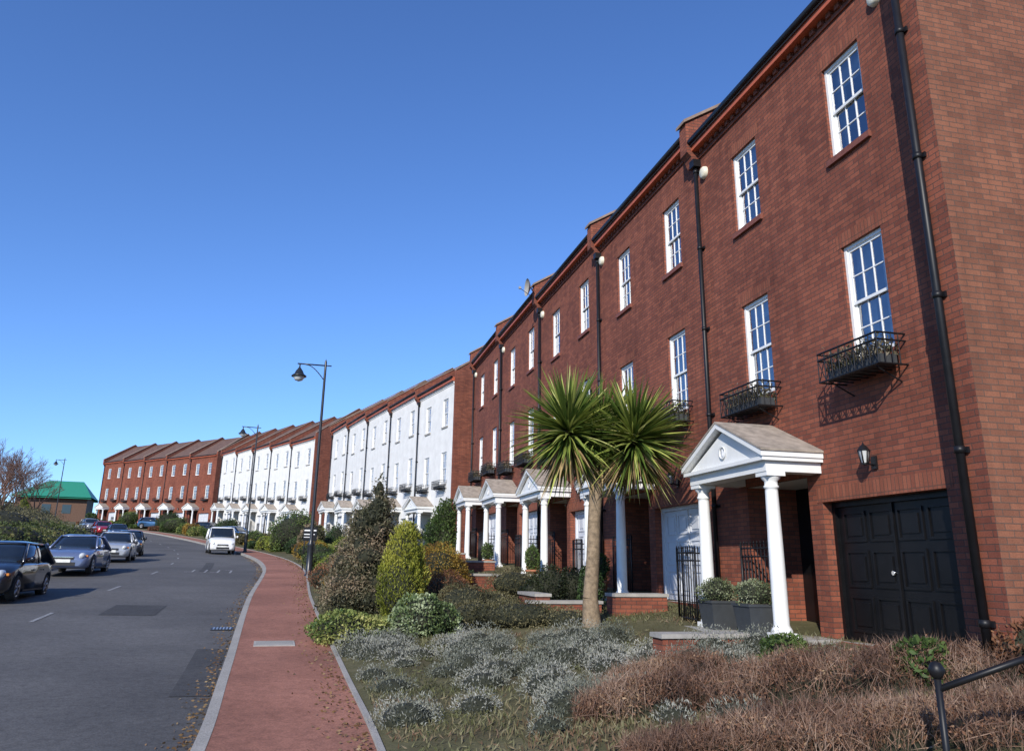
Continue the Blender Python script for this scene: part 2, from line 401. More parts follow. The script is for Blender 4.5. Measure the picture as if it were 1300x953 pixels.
def T_garage(mat):
    b=MB(); x0,x1=GX; y=-.22
    b.box(x0,x0+.07,y-.06,y+.06,0,1.98,mat); b.box(x1-.07,x1,y-.06,y+.06,0,1.98,mat); b.box(x0+.07,x1-.07,y-.06,y+.059,1.90,1.98,mat)
    b.box(x0+.07,x1-.07,y-.06,y,0,1.9,mat)
    xm=(x0+x1)/2
    for k in range(4):
        a=x0+.13+k*.575; c=a+.49
        for (z0,z1) in ((.12,.62),(.74,1.26),(1.38,1.82)):
            t=.035
            b.box(a,a+t,y,y+.022,z0,z1,mat); b.box(c-t,c,y,y+.022,z0,z1,mat); b.box(a+t,c-t,y,y+.021,z1-t,z1,mat); b.box(a+t,c-t,y,y+.021,z0,z0+t,mat)
            b.box(a+.09,c-.09,y,y+.018,z0+.09,z1-.09,mat)
    b.box(xm-.02,xm+.02,y+.001,y+.03,.05,1.9,mat)
    b.rod((xm+.08,y,.95),(xm+.08,y+.05,.95),.03,n=10,mat='chrome')
    return b.mesh('garage_door')
def T_porch():
    b=MB(); cx0,cx1,cy=3.02,5.25,.80
    b.box(2.78,5.52,.003,1.10,-.75,-.06,'brick'); b.box(2.74,5.56,.004,1.15,-.06,0,'stone')
    b.box(3.3,4.9,1.151,1.48,-.8,-.22,'brick'); b.box(3.26,4.94,1.152,1.52,-.22,-.17,'stone')
    for cx in (cx0,cx1):
        b.box(cx-.16,cx+.16,cy-.16,cy+.16,.001,.08,'white')
        b.lathe((cx,cy,.08),[(.15,0),(.155,.03),(.14,.06),(.125,.08),(.115,.11),(.115,.7),(.11,1.3),(.097,2.05),(.097,2.09),(.115,2.10),(.115,2.13),(.10,2.14),(.10,2.2),(.14,2.24),(.15,2.28)],24,'white')
        b.box(cx-.16,cx+.16,cy-.16,cy+.16,2.355,2.42,'white')
    xa=cx0-.16; xb=cx1+.16; yf=cy+.17
    b.box(xa,xb,cy-.15,yf,2.42,2.58,'white')
    b.box(xa,xa+.28,.004,cy-.15,2.42,2.579,'white'); b.box(xb-.28,xb,.004,cy-.15,2.42,2.579,'white')
    b.poly([(xa+.3,.0,2.55),(xb-.3,.0,2.55),(xb-.3,cy,2.55),(xa+.3,cy,2.55)],'white')
    za=2.58; ap=3.22; xm=(xa+xb)/2
    xo=xa-.07; xp=xb+.07; yo=yf+.09
    b.box(xo,xp,.006,yo,za+.001,za+.06,'white')
    b.poly([(xa,yf+.0,za+.06),(xb,yf+.0,za+.06),(xm,yf+.0,ap-.02)],'white')
    b.lathe((xm,yf,2.86),[(.11,.02),(.11,.03),(.085,.03),(.085,.01)],20,'white','Y')
    b.box(xm-.015,xm+.015,yf,yf+.03,2.80,2.92,'greywhite')
    def slope(xe,xt,th,z_e,z_t,y0,y1,mat):
        v=[(xe,y0,z_e),(xt,y0,z_t),(xt,y1,z_t),(xe,y1,z_e)]; w=[(p[0],p[1],p[2]+th) for p in v]
        b.poly(v,mat); b.poly(w,mat)
        for i in range(4):
            j=(i+1)%4; b.poly([v[i],v[j],w[j],w[i]],mat)
    for xe in (xo-.02,xp+.02):
        slope(xe,xm,.08,za+.061,ap+.05,.007,yo+.03,'white')
        slope(xe-.02*(1 if xe<xm else -1),xm,.035,za+.142,ap+.131,.008,yo+.04,'tiledark')
    return b.mesh('porch')
def T_door(col):
    b=MB(); x0,x1=PX; y=-1.0
    b.box(x0,x0+.4,y-.08,y,0,2.4,col); b.box(x1-.4,x1,y-.08,y,0,2.4,col); b.box(x0+.4,x1-.4,y-.08,y-.002,2.08,2.4,col)
    b.box(x0+.45,x1-.45,y-.06,y+.01,0,2.05,col)
    for zz in ((.2,.8),(1.0,1.8)):
        for k in (0,1):
            a=x0+.55+k*.4; b.box(a,a+.3,y+.01,y+.03,zz[0],zz[1],col)
    b.poly([(x0+.06,y+.003,.9),(x0+.34,y+.003,.9),(x0+.34,y+.003,2.2),(x0+.06,y+.003,2.2)],'carglass')
    b.poly([(x0,-.01,2.39),(x1,-.01,2.39),(x1,-1.1,2.39),(x0,-1.1,2.39)],'white')
    return b.mesh('front_door')
def T_iron():
    b=MB()
    for (x0,x1) in WX:
        a=x0-.20; c=x1+.20; z0=WZ1[0]-.30; z1=WZ1[0]+.13; yo=.46
        def bar(p,q,r=.011): b.rod(p,q,r,n=5,mat='iron',cap=False)
        for z in (z0,z1,z1-.1):
            bar((a,.0,z),(a,yo,z),.014); bar((c,0,z),(c,yo,z),.014); bar((a,yo,z),(c,yo,z),.016)
        n=8
        for k in range(n+1):
            x=a+(c-a)*k/n; bar((x,yo,z0),(x,yo,z1),.009); bar((x,0.0,z0),(x,yo,z0),.009)
        for k in range(n):
            xa=a+(c-a)*k/n; xb=a+(c-a)*(k+1)/n; bar((xa,yo,z0),(xb,yo,z1-.1),.007); bar((xb,yo,z0),(xa,yo,z1-.1),.007)
        for k in range(1,4):
            y=yo*k/4
            for x in (a,c): bar((x,y,z0),(x,y,z1),.009)
        for x in (a+.15,c-.15): bar((x,.005,z0-.2),(x,yo-.05,z0),.012)
        b.box(a+.08,c-.08,.10,yo-.10,z0+.02,z0+.16,'planter')
    def rail(p,q,h,n):
        p=Vector(p);q=Vector(q)
        for z in (.12,h-.08,h-.22): b.rod(p+Vector((0,0,z)),q+Vector((0,0,z)),.014,n=5,mat='iron')
        for k in range(n+1):
            e=p.lerp(q,k/n); b.rod(e,e+Vector((0,0,h)),.010 if 0<k<n else .022,n=5,mat='iron'); b.rod(e+Vector((0,0,h)),e+Vector((0,0,h+.05)),.018,.002,n=5,mat='iron')
    rail((5.55,.88,-.02),(6.28,.88,-.02),1.35,8)
    rail((6.28,.02,-.02),(6.28,.88,-.02),1.35,8)
    rail((3.9,.2,0),(5.1,.2,0),1.4,11)
    lx=1.62;lz=2.45
    b.box(lx-.05,lx+.05,.0,.03,lz-.1,lz+.08,'iron'); b.rod((lx,.02,lz-.05),(lx,.16,lz-.02),.014,n=6,mat='iron')
    b.lathe((lx,.17,lz-.03),[(.03,-.02),(.05,0),(.045,.0)],6,'iron'); b.lathe((lx,.17,lz-.02),[(.045,0),(.075,.17)],6,'lampglass'); b.lathe((lx,.17,lz+.15),[(.09,0),(.05,.06),(.015,.09),(.0,.13)],6,'iron')
    for k in range(6):
        t=2*math.pi*k/6; b.rod((lx+.046*math.cos(t),.17+.046*math.sin(t),lz-.02),(lx+.078*math.cos(t),.17+.078*math.sin(t),lz+.15),.010,n=4,mat='iron')
    return b.mesh('ironwork')
def T_pipe():
    b=MB(); x=6.2
    b.rod((x,.09,-.3),(x,.09,H-.45),.045,n=10,mat='iron'); b.rod((x,.09,H-.45),(x,.2,H-.1),.045,n=8,mat='iron')
    b.box(x-.10,x+.10,.0,.18,H-.62,H-.45,'iron')
    z=.3
    while z<H-.6:
        b.rod((x,.09,z),(x,.09,z+.07),.055,n=10,mat='iron'); b.box(x-.09,x+.09,.002,.04,z+.01,z+.06,'iron'); z+=1.8
    return b.mesh('downpipe')
TW={'brick':T_walls('brick'),'render':T_walls('render')}
TR=T_roof(); TWI=[T_windows(i) for i in range(6)]; TG_={'black':T_garage('black'),'white':T_garage('greywhite')}
TP=T_porch(); TD={'black':T_door('black')}; TI=T_iron(); TPI=T_pipe()
def gable(pier):
    mt='brick2' if pier else 'brick'
    b=MB(); x0=-.62 if pier else -.24; x1=-.003; yb=-DEP-.02; yf=.0 if pier else .03
    P=[(yf,-3),(yf,H+.35),(-DEP/2,H+RH+.40),(yb,H+.35),(yb,-3)]
    if pier:
        b.box(x0+.002,-.24,.002,.34,-3,H+.35,'brick')
        b.poly([(x0,.34,-3),(x0,.34,H+.35),(x0,.0,H+.35),(x0,.0,-3)],mt)
    for x in (x0,x1): b.poly([(x,p[0],p[1]) for p in P],mt)
    for i in range(5):
        p=P[i];q=P[(i+1)%5]; b.poly([(x0,p[0],p[1]),(x1,p[0],p[1]),(x1,q[0],q[1]),(x0,q[0],q[1])],'brick' if i==0 else mt)
    for (a,c) in ((P[1],P[2]),(P[2],P[3])):
        v=[(x0-.05,a[0],a[1]+.003),(x1+.05,a[0],a[1]+.003),(x1+.05,c[0],c[1]+.003),(x0-.05,c[0],c[1]+.003)]; w=[(p[0],p[1],p[2]+.07) for p in v]
        b.poly(v,'coping'); b.poly(w,'coping')
        for i in range(4): b.poly([v[i],v[(i+1)%4],w[(i+1)%4],w[i]],'coping')
    return b.mesh('gable_wall')
GAB={True:gable(True),False:gable(False)}
# leaves helper -------------------------------------------------
def sn(p,seed,sc):
    r=np.random.default_rng(seed); o=np.zeros(len(p))
    for k in range(5):
        d=r.normal(size=3); d/=np.linalg.norm(d); o+=np.sin(p@d*sc*(1+.5*k)+r.uniform(0,6.28))/(1+.4*k)
    return o/2.4
def leafmesh(name,pos,dirs,L,Wd,cols,parent=None,loc=(0,0,0)):
    n=len(pos); rr=rng.normal(size=(n,3)); side=np.cross(dirs,rr); side/=np.linalg.norm(side,axis=1)[:,None]+1e-9
    L=np.asarray(L).reshape(-1,1)*np.ones((n,1)); Wd=np.asarray(Wd).reshape(-1,1)*np.ones((n,1))
    a=pos-dirs*L*.5; c=pos+dirs*L*.5; b=pos+side*Wd*.5; d=pos-side*Wd*.5
    v=np.stack([a,b,c,d],1).reshape(-1,3)
    me=D.meshes.new(name); me.vertices.add(4*n); me.vertices.foreach_set('co',v.ravel().astype(np.float32))
    me.loops.add(4*n); me.loops.foreach_set('vertex_index',np.arange(4*n,dtype=np.int32))
    me.polygons.add(n); me.polygons.foreach_set('loop_start',np.arange(0,4*n,4,dtype=np.int32)); me.polygons.foreach_set('loop_total',np.full(n,4,dtype=np.int32))
    me.update(calc_edges=True)
    at=me.color_attributes.new('lc','FLOAT_COLOR','POINT'); cc=np.concatenate([np.repeat(cols,4,axis=0),np.ones((4*n,1))],1)
    at.data.foreach_set('color',cc.ravel().astype(np.float32)); me.materials.append(M['leaf'])
    o=mkobj(name,me,parent); o.location=loc; return o
def palette(pal,n,pos,seed,clump=3.0,contrast=.35):
    pal=np.array(pal,float); k=sn(pos,seed,clump)*.5+.5+rng.normal(size=n)*.18
    k=np.clip(k,0,.999)*(len(pal)-1); i=k.astype(int); f=(k-i)[:,None]
    c=pal[i]*(1-f)+pal[np.minimum(i+1,len(pal)-1)]*f
    return np.clip(c*(1+contrast*(rng.random((n,1))-.5)*2*.6),0.002,1)
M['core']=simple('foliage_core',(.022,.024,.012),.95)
def bush(name,loc,blobs,n,L,Wd,pal,seed=0,up=.3,core=.8,shell=(.72,1.08),clump=3,parent=None):
    """blobs: (cx,cy,cz,rx,ry,rz) relative to loc"""
    r=np.random.default_rng(seed+11)
    e=parent or empty(name,loc)
    ofs=(0,0,0) if parent is None else loc
    vol=np.array([b[3]*b[4]+b[4]*b[5]+b[3]*b[5] for b in blobs]); cnt=(n*vol/vol.sum()).astype(int)
    P=[];Dn=[]
    for b,c in zip(blobs,cnt):
        d=r.normal(size=(c,3)); d/=np.linalg.norm(d,axis=1)[:,None]
        lump=1+.16*sn(d,seed+1,3.2)+.08*sn(d,seed+2,8)
        rad=(shell[0]+(shell[1]-shell[0])*r.random(c)**.6)*lump
        p=np.array(b[:3])+d*rad[:,None]*np.array(b[3:6]); P.append(p); Dn.append(d)
    P=np.concatenate(P); Dn=np.concatenate(Dn)
    k=P[:,2]>-.02; P=P[k];Dn=Dn[k]; n=len(P)
    dd=Dn*.7+r.normal(size=(n,3))*.75+np.array([0,0,up]); dd/=np.linalg.norm(dd,axis=1)[:,None]
    cols=palette(pal,n,P,seed,clump)
    leafmesh('leaves',P,dd,L*(.6+.8*r.random(n)),Wd*(.6+.8*r.random(n)),cols,e,ofs)
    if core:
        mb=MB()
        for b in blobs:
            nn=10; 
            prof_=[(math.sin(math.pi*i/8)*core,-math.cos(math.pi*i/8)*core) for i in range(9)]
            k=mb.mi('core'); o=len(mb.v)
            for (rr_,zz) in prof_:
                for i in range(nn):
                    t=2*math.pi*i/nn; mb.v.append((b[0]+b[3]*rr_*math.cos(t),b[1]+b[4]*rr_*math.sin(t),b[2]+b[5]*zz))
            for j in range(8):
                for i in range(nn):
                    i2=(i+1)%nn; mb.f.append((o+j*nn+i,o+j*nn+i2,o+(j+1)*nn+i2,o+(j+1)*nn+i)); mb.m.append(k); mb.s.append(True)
        c=mb.obj('dark_core',e); c.location=ofs  # solid dark core added inside the leaf shell, no branches modelled
    return e
G_DARK=[(.015,.03,.012),(.035,.065,.02),(.07,.115,.035)]
G_MID=[(.03,.055,.015),(.075,.12,.03),(.15,.20,.055)]
G_GOLD=[(.08,.11,.02),(.20,.24,.035),(.36,.37,.07)]
G_ORANGE=[(.12,.065,.02),(.28,.17,.03),(.42,.31,.06)]
G_CONIF=[(.04,.045,.025),(.11,.11,.06),(.20,.165,.10),(.29,.215,.14)]
G_SILV=[(.13,.14,.10),(.24,.25,.20),(.33,.33,.27),(.42,.41,.36)]
G_VAR=[(.06,.11,.03),(.22,.26,.07),(.48,.46,.16)]
G_RUST=[(.09,.045,.025),(.20,.09,.045),(.32,.16,.08)]
G_OLIVE=[(.05,.05,.025),(.12,.11,.05),(.22,.19,.10)]
def basketplants(parent,seed):
    r=np.random.default_rng(seed); P=[]
    for (x0,x1) in WX:
        c=1300; P.append(np.stack([r.uniform(x0-.13,x1+.13,c),r.uniform(.08,.42,c),WZ1[0]-.16+abs(r.normal(size=c))*.14],1))
    P=np.concatenate(P); n=len(P); d=r.normal(size=(n,3))*.6+np.array([0,.2,.6]); d/=np.linalg.norm(d,axis=1)[:,None]
    leafmesh('basket_plants',P,d,.075,.025,palette([(.05,.06,.03),(.15,.13,.08),(.32,.27,.20)],n,P,seed,9),parent)
BLK=[((5.53,9.46),(-.236,.972),-.98,.30,'brick'),
     ((-3.3,44.6),(-.425,.905),.52,.33,'render'),
     ((-20.0,79.8),(-.59,.807),2.35,.36,'render'),
     ((-41.2,110.),(-.80,.60),4.35,.20,'brick')]
HOUSES=[]
for bi,(c0,d,z0,st,mat) in enumerate(BLK):
    dv=Vector(d).normalized(); ang=math.atan2(dv.y,dv.x)
    for i in range(5):
        e=empty('brick_terraced_house' if mat=='brick' else 'white_terraced_house',(c0[0]+dv.x*W*i,c0[1]+dv.y*W*i,z0+st*i),ang); HOUSES.append(e)
        mkobj('walls',TW[mat],e); mkobj('roof',TR,e); mkobj('windows',TWI[(bi*5+i)%6],e)
        mkobj('garage_door',TG_['black' if (bi==0 and i==0) else 'white'],e)
        mkobj('porch',TP,e); mkobj('front_door',TD['black'],e); mkobj('ironwork',TI,e); mkobj('downpipe',TPI,e)
        if i==0: mkobj('gable_wall',GAB[bi==0],e)
        if bi==0:
            basketplants(e,50+i)
            a=MB(); a.lathe((.45 if i==0 else 6.0,0,H-.75),[(.0,.09),(.10,.085),(.13,.06),(.14,0)],16,'cream','Y'); a.obj('alarm_box',e)
            if i==0:
                a=MB(); a.lathe((5.95,0,H-.85),[(.0,.09),(.10,.085),(.13,.06),(.14,0)],16,'cream','Y'); a.obj('alarm_box_far_side',e)
h1=HOUSES[0]
b=MB(); PXx=-.33; PY=.40
b.rod((PXx,PY,-.3),(PXx,PY,H+.2),.05,n=12,mat='iron')
z=.4
while z<H: b.rod((PXx,PY,z),(PXx,PY,z+.08),.062,n=12,mat='iron'); b.box(PXx-.09,PXx+.09,.342,.37,z,z+.07,'iron'); z+=1.9
b.obj('corner_downpipe',h1)
b=MB(); b.box(-.62,0,.345,.42,H-.09,H+.01,'iron'); b.obj('gutter_return',h1)
b=MB(); b.rod((-.62,-1.0,3.3),(-.76,-1.0,3.3),.02,n=6,mat='terracotta'); b.rod((-.76,-1.0,3.3),(-.76,-1.0,3.2),.02,n=6,mat='terracotta'); b.obj('overflow_pipe',h1)
b=MB(); b.lathe((6.05,.5,H+.28),[(0,.0),(.15,.02),(.3,.09),(.34,.13)],20,'stone','Y'); b.rod((6.15,.3,H+.1),(6.05,.48,H+.28),.02,n=6,mat='iron'); b.rod((6.05,.5,H-.02),(6.05,.88,H+.22),.012,n=5,mat='iron'); b.box(6.01,6.09,.85,.93,H+.20,H+.28,'stone'); b.obj('satellite_dish',HOUSES[2])

def planter(parent,x,y,z,seed,kind='box'):
    e=empty('potted_shrub',(0,0,0))
    ang=parent.rotation_euler[2]; R=Matrix.Rotation(ang,3,'Z'); p=Vector(parent.location)+R@Vector((x,y,z))
    e.location=p; e.rotation_euler=(0,0,ang)
    b=MB()
    if kind=='box':
        s0,s1,h=.20,.25,.42
        v=[(-s0,-s0,0),(s0,-s0,0),(s0,s0,0),(-s0,s0,0)]; w=[(-s1,-s1,h),(s1,-s1,h),(s1,s1,h),(-s1,s1,h)]
        for i in range(4): b.poly([v[i],v[(i+1)%4],w[(i+1)%4],w[i]],'planter')
        b.box(-.265,.265,-.265,.265,h,h+.04,'planter'); b.box(-.2,.2,-.2,.2,h+.04,h+.045,'soil'); b.obj('pot',e)
        bush('x',(0,0,h+.02),[(0,0,.16,.32,.32,.22)],2200,.035,.02,[(.05,.07,.03),(.16,.19,.09),(.38,.40,.26)],seed,parent=e,clump=12)
    else:
        b.lathe((0,0,0),[(.0,0),(.13,0),(.19,.3),(.21,.3),(.21,.36),(.18,.36),(.17,.32),(0,.32)],16,'terracotta'); b.obj('pot',e)
        bush('x',(0,0,.34),[(0,0,.3,.22,.22,.34)],900,.07,.03,G_MID,seed,parent=e)
planter(h1,3.62,.86,0,1); planter(h1,4.80,.86,0,2)
planter(HOUSES[1],4.2,.9,0,3,'pot'); planter(HOUSES[2],4.0,.9,0,4,'pot'); planter(HOUSES[2],2.55,1.3,-.1,5,'pot'); planter(HOUSES[3],2.5,1.3,-.1,6,'pot')

# ------------------------------------------------------------ low brick walls
def lowwall(x,y,ang,l,w,h,name='low_brick_wall'):
    z=gz(x,y); b=MB(); b.box(-l/2,l/2,-w/2,w/2,-.4,h,'brick'); b.box(-l/2-.03,l/2+.03,-w/2-.03,w/2+.03,h,h+.06,'stone'); o=b.obj(name); o.location=(x,y,z); o.rotation_euler=(0,0,ang); return o
A1=math.atan2(.972,-.236)
lowwall(1.15,16.9,A1+math.pi/2,1.5,.35,.22); lowwall(.55,17.6,A1,1.4,.3,.34); lowwall(2.6,16.6,A1+math.pi/2,1.1,.5,.30)
lowwall(2.75,11.9,A1+math.pi/2,1.3,.35,.24)
for i,(xx,yy) in enumerate([(-.2,22.5),(-1.6,29),(-3.0,35.5)]): lowwall(xx,yy,A1+math.pi/2,2.2,.3,.35)

# ------------------------------------------------------------ cordyline
def cordyline(loc):
    e=empty('cordyline_palm_tree',loc); b=MB()
    pts=[((0,0,-.1),.19),((-.03,.0,.5),.14),((.03,0,1.2),.125),((.06,0,1.9),.12),((.12,0,2.65),.13)]
    for i in range(len(pts)-1):
        b.rod(pts[i][0],pts[i+1][0],pts[i][1],pts[i+1][1],14,'trunkbark',cap=False)
    fork=Vector((.12,0,2.6)); heads=[Vector((-.42,.0,3.72)),Vector((.86,-.05,3.58)),Vector((.25,.35,3.65))]
    for h in heads:
        mid=(fork+h)/2+Vector(((h.x-fork.x)*.15,0,-.1)); b.rod(fork,mid,.09,.08,8,'trunkbark',cap=False); b.rod(mid,h,.08,.06,8,'trunkbark',cap=False)
    b.obj('trunk',e)
    V=[];F=[];C=[]
    r=np.random.default_rng(3)
    for hi,h in enumerate(heads):
        for k in range(720 if hi<2 else 320):
            el=math.asin(min(1,max(-1,r.uniform(-.88,1)))); az=r.uniform(0,2*math.pi)
            d=Vector((math.cos(el)*math.cos(az),math.cos(el)*math.sin(az),math.sin(el)))
            L=r.uniform(.80,1.36)*(1.0 if el>-.3 else .85); w=r.uniform(.016,.029)
            side=d.cross(Vector((r.normal()*.4,r.normal()*.4,1))).normalized()
            droop=r.uniform(.03,.22)*(1.3-max(0,d.z)); 
            base=h+d*.06+Vector((0,0,-.30*(1-(d.z+1)/2)))
            o=len(V); dead=(el<-.5 and r.random()<.55)
            c0=np.array([(.07,.11,.02),(.18,.22,.045),(.33,.36,.09),(.50,.50,.19)][min(3,int(abs(r.normal())*1.5))])
            if dead: c0=np.array((.32,.23,.11))*r.uniform(.6,1.1)
            c0=c0*r.uniform(.75,1.25)
            ns=5
            for j in range(ns+1):
                t=j/ns; p=base+d*L*t+Vector((0,0,-droop*t*t*L)); ww=w*(.7+.6*min(1,t*3))*(1-t**3)+.002
                if t>.6: ww*=1-(t-.6)*1.3
                V.append(tuple(p-side*ww)); V.append(tuple(p+Vector((0,0,-ww*.25)))); V.append(tuple(p+side*ww))
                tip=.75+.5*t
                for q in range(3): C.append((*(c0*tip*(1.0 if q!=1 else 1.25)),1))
            for j in range(ns):
                a=o+j*3; F.append((a,a+1,a+4,a+3)); F.append((a+1,a+2,a+5,a+4))
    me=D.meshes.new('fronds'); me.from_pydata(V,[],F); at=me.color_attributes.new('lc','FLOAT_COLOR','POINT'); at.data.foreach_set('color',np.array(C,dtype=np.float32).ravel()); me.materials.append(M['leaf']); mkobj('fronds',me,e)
cordyline((1.56,15.3,gz(1.56,15.3)-.02))

# ------------------------------------------------------------ shrubs
def B(name,x,y,blobs,n,L,Wd,pal,seed,**k): return bush(name,(x,y,gz(x,y)-.03),blobs,n,L,Wd,pal,seed,**k)
r=np.random.default_rng(5); bl=[]
for k in range(34):
    h=r.uniform(.1,2.75); rad=(1.05*(1-h/3.1)+.10); a=r.uniform(0,6.28)
    bl.append((.28*h/3+math.cos(a)*rad*.62,math.sin(a)*rad*.62,h,rad*.42+.12,rad*.42+.12,.30))
bl.append((.0,0,.6,.8,.8,.7)); bl.append((.15,0,1.5,.55,.55,.8)); bl.append((.33,0,2.8,.16,.16,.42))
B('conifer_tree',-3.55,19.6,bl,32000,.085,.03,G_CONIF,21,up=.15,core=.7,shell=(.6,1.2),clump=4)
B('golden_conifer_shrub',-2.30,17.6,[(0,0,.75,.50,.50,.85),(0.03,0,1.25,.38,.38,.75),(.05,0,1.65,.2,.2,.42)],13000,.075,.022,[(.09,.11,.015),(.22,.24,.03),(.38,.36,.06)],22,up=1.2,core=.86,shell=(.8,1.10),clump=3)
B('golden_conifer_shrub',-1.9,21.5,[(0,0,.7,.75,.7,.62),(.4,.1,.55,.5,.5,.5)],9000,.06,.025,G_ORANGE,23,clump=4)
B('green_shrub',-2.2,26.5,[(0,0,1.1,.5,.5,1.2),(.1,0,2.0,.35,.35,.6),(-.2,0,1.5,.4,.4,.5)],8000,.09,.035,G_MID,24,up=.8)
B('variegated_shrub',-3.0,15.2,[(0,0,.25,.6,.5,.35),(.5,.2,.2,.45,.4,.3)],6000,.06,.035,G_VAR,25,clump=7)
B('green_shrub',-1.6,15.4,[(0,0,.35,.5,.45,.42),(.35,.1,.3,.4,.4,.32),(-.3,-.1,.25,.3,.3,.3)],6000,.06,.035,[(.05,.08,.03),(.16,.22,.08),(.40,.45,.27)],26,clump=6)
B('olive_shrub',-.9,17.2,[(0,0,.35,.6,.5,.38),(.6,.3,.3,.5,.4,.3)],5500,.05,.02,G_OLIVE,27,clump=5)
B('rust_shrub',-1.4,19.0,[(0,0,.4,.6,.5,.45)],4500,.06,.02,G_RUST,28,clump=5)
B('rust_shrub',.1,20.0,[(0,0,.4,.6,.5,.35),(.7,.3,.3,.5,.4,.3)],4500,.06,.02,G_OLIVE,228,clump=5)
B('dark_green_shrub',.95,18.4,[(0,0,.45,.42,.42,.45),(.5,.1,.4,.36,.36,.46),(-.35,0,.3,.3,.3,.3)],5500,.05,.03,[(.008,.012,.006),(.02,.03,.012),(.05,.06,.025)],29,clump=5)
B('dark_green_shrub',1.75,17.4,[(0,0,.45,.28,.28,.5)],2600,.05,.03,G_DARK,30,clump=5)
B('low_shrub',.2,15.9,[(0,0,.2,.9,.5,.28),(-.8,.2,.2,.6,.4,.26),(.9,-.2,.15,.5,.4,.22)],7500,.05,.02,G_OLIVE,31,clump=5)
# silver planting bed
r=np.random.default_rng(9); bl=[]
for k in range(120):
    t=r.uniform(2.1,8.6); yy=r.uniform(8.0,15.0)
    kx=np.interp(yy,PATH[:,1],PATH[:,0]); xw=kx+t*1.03
    if xw>2.3 and (yy>12.2 or yy<10.4 or xw>4.0): continue
    if yy>14.3 and xw>-1.5 : continue
    R_=r.uniform(.18,.44); bl.append((xw,yy,gz(xw,yy)+.02,R_,R_,R_*r.uniform(.45,.8)))
e=bush('silver_shrubs',(0,0,0),[(b_[0],b_[1],b_[2]+3,*b_[3:]) for b_ in bl],110000,.042,.010,G_SILV,33,up=.7,core=.74,shell=(.6,1.22),clump=2.4)
for c in e.children: c.location=(0,0,-3)
def hedge(name,p0,p1,w,h,n,pal,seed,L=.05,Wd=.025,twigs=0):
    e=empty(name,(0,0,0)); r=np.random.default_rng(seed)
    p0=np.array(p0,float);p1=np.array(p1,float); d=p1-p0; ln=np.linalg.norm(d); d/=ln; s=np.array([-d[1],d[0]])
    t=r.uniform(0,1,n)**1.0; a=r.uniform(-1,1,n); zz=r.random(n)**.6
    taper=np.clip(.35+t*ln/1.6,0,1)
    base=p0+np.outer(t*ln,d)+np.outer(a*w/2*taper*(1+.25*np.sin(t*ln*5)),s)
    zg=np.interp(t,np.linspace(0,1,12),[gz(*(p0+d*ln*q)) for q in np.linspace(0,1,12)])
    P=np.stack([base[:,0],base[:,1],np.zeros(n)],1); hv=taper*h*(1+.20*sn(P,seed,2.2)+.15*sn(P,seed+4,7)+r.normal(size=n)*.07); P[:,2]=zg+zz*hv*(1-.3*a**4)
    keep=(zz>.75)|(abs(a)>.6)|(r.random(n)<.35); keep&=(sn(P,seed+9,6)>-.55)|(r.random(n)<.35); P=P[keep]; m=len(P)
    dd=r.normal(size=(m,3))+np.array([0,0,.5]); dd/=np.linalg.norm(dd,axis=1)[:,None]
    leafmesh('leaves',P,dd,L*(.5+r.random(m)),Wd*(.5+r.random(m)),palette(pal,m,P,seed,4),e)
    if twigs:
        q0=P[r.integers(0,m,twigs)]; dz=r.normal(size=(twigs,3))*.55+np.array([0,0,.9]); dz/=np.linalg.norm(dz,axis=1)[:,None]
        leafmesh('twigs',q0,dz,.26*(.4+r.random(twigs)),.007,palette([(.10,.06,.045),(.22,.13,.09),(.36,.25,.18)],twigs,q0,seed,4),e)
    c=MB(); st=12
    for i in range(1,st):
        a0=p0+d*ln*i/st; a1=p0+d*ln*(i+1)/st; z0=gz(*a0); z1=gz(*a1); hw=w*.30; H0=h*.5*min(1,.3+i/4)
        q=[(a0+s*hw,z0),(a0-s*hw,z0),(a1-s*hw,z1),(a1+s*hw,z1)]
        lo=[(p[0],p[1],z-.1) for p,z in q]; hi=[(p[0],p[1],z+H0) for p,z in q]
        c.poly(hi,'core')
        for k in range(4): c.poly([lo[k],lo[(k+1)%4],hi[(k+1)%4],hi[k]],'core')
    c.obj('dark_core',e); return e  # dark boxes added as filler inside the hedge leaves
G_HEDGE=[(.06,.035,.022),(.14,.07,.042),(.24,.12,.07),(.36,.24,.14)]
hedge('brown_hedge',(.7,8.9),(7.5,9.1),.9,.42,30000,G_HEDGE,41,.035,.016,15000)
hedge('brown_hedge',(1.0,7.4),(5.0,7.2),1.0,.28,18000,G_HEDGE,42,.035,.016,10000)
hedge('brown_hedge',(1.0,9.9),(2.6,10.6),.6,.32,6000,G_HEDGE,43,.04,.018,2500)
B('green_shrub',3.3,9.9,[(0,0,.28,.30,.3,.26)],1800,.07,.03,G_MID,44)
B('green_shrub',4.4,8.9,[(0,0,.32,.3,.3,.26)],900,.08,.035,G_MID,46,core=.5)
B('rust_shrub',5.6,8.9,[(0,0,.35,.4,.3,.33)],1500,.07,.03,G_RUST,45)
# ground cover scattered in the beds
n=70000; t=rng.uniform(1.9,9.0,n)
yy=7.5+rng.random(n)**1.5*40; kx=np.interp(yy,PATH[:,1],PATH[:,0]); xw=kx+t*1.02; Bq,Tq=near(xw,yy); zz=prof(Bq,Tq)+.03
P=np.stack([xw,yy,zz],1); kk=sn(P,5,1.7)+rng.normal(size=n)*.3>-.1; P=P[kk]; m=len(P)
dd=rng.normal(size=(m,3))*.5+np.array([0,0,.8]); dd/=np.linalg.norm(dd,axis=1)[:,None]
leafmesh('ground_cover_plants',P,dd,.10,.016,palette([(.06,.06,.03),(.12,.13,.05),(.22,.20,.11),(.17,.10,.06)],m,P,6,2))
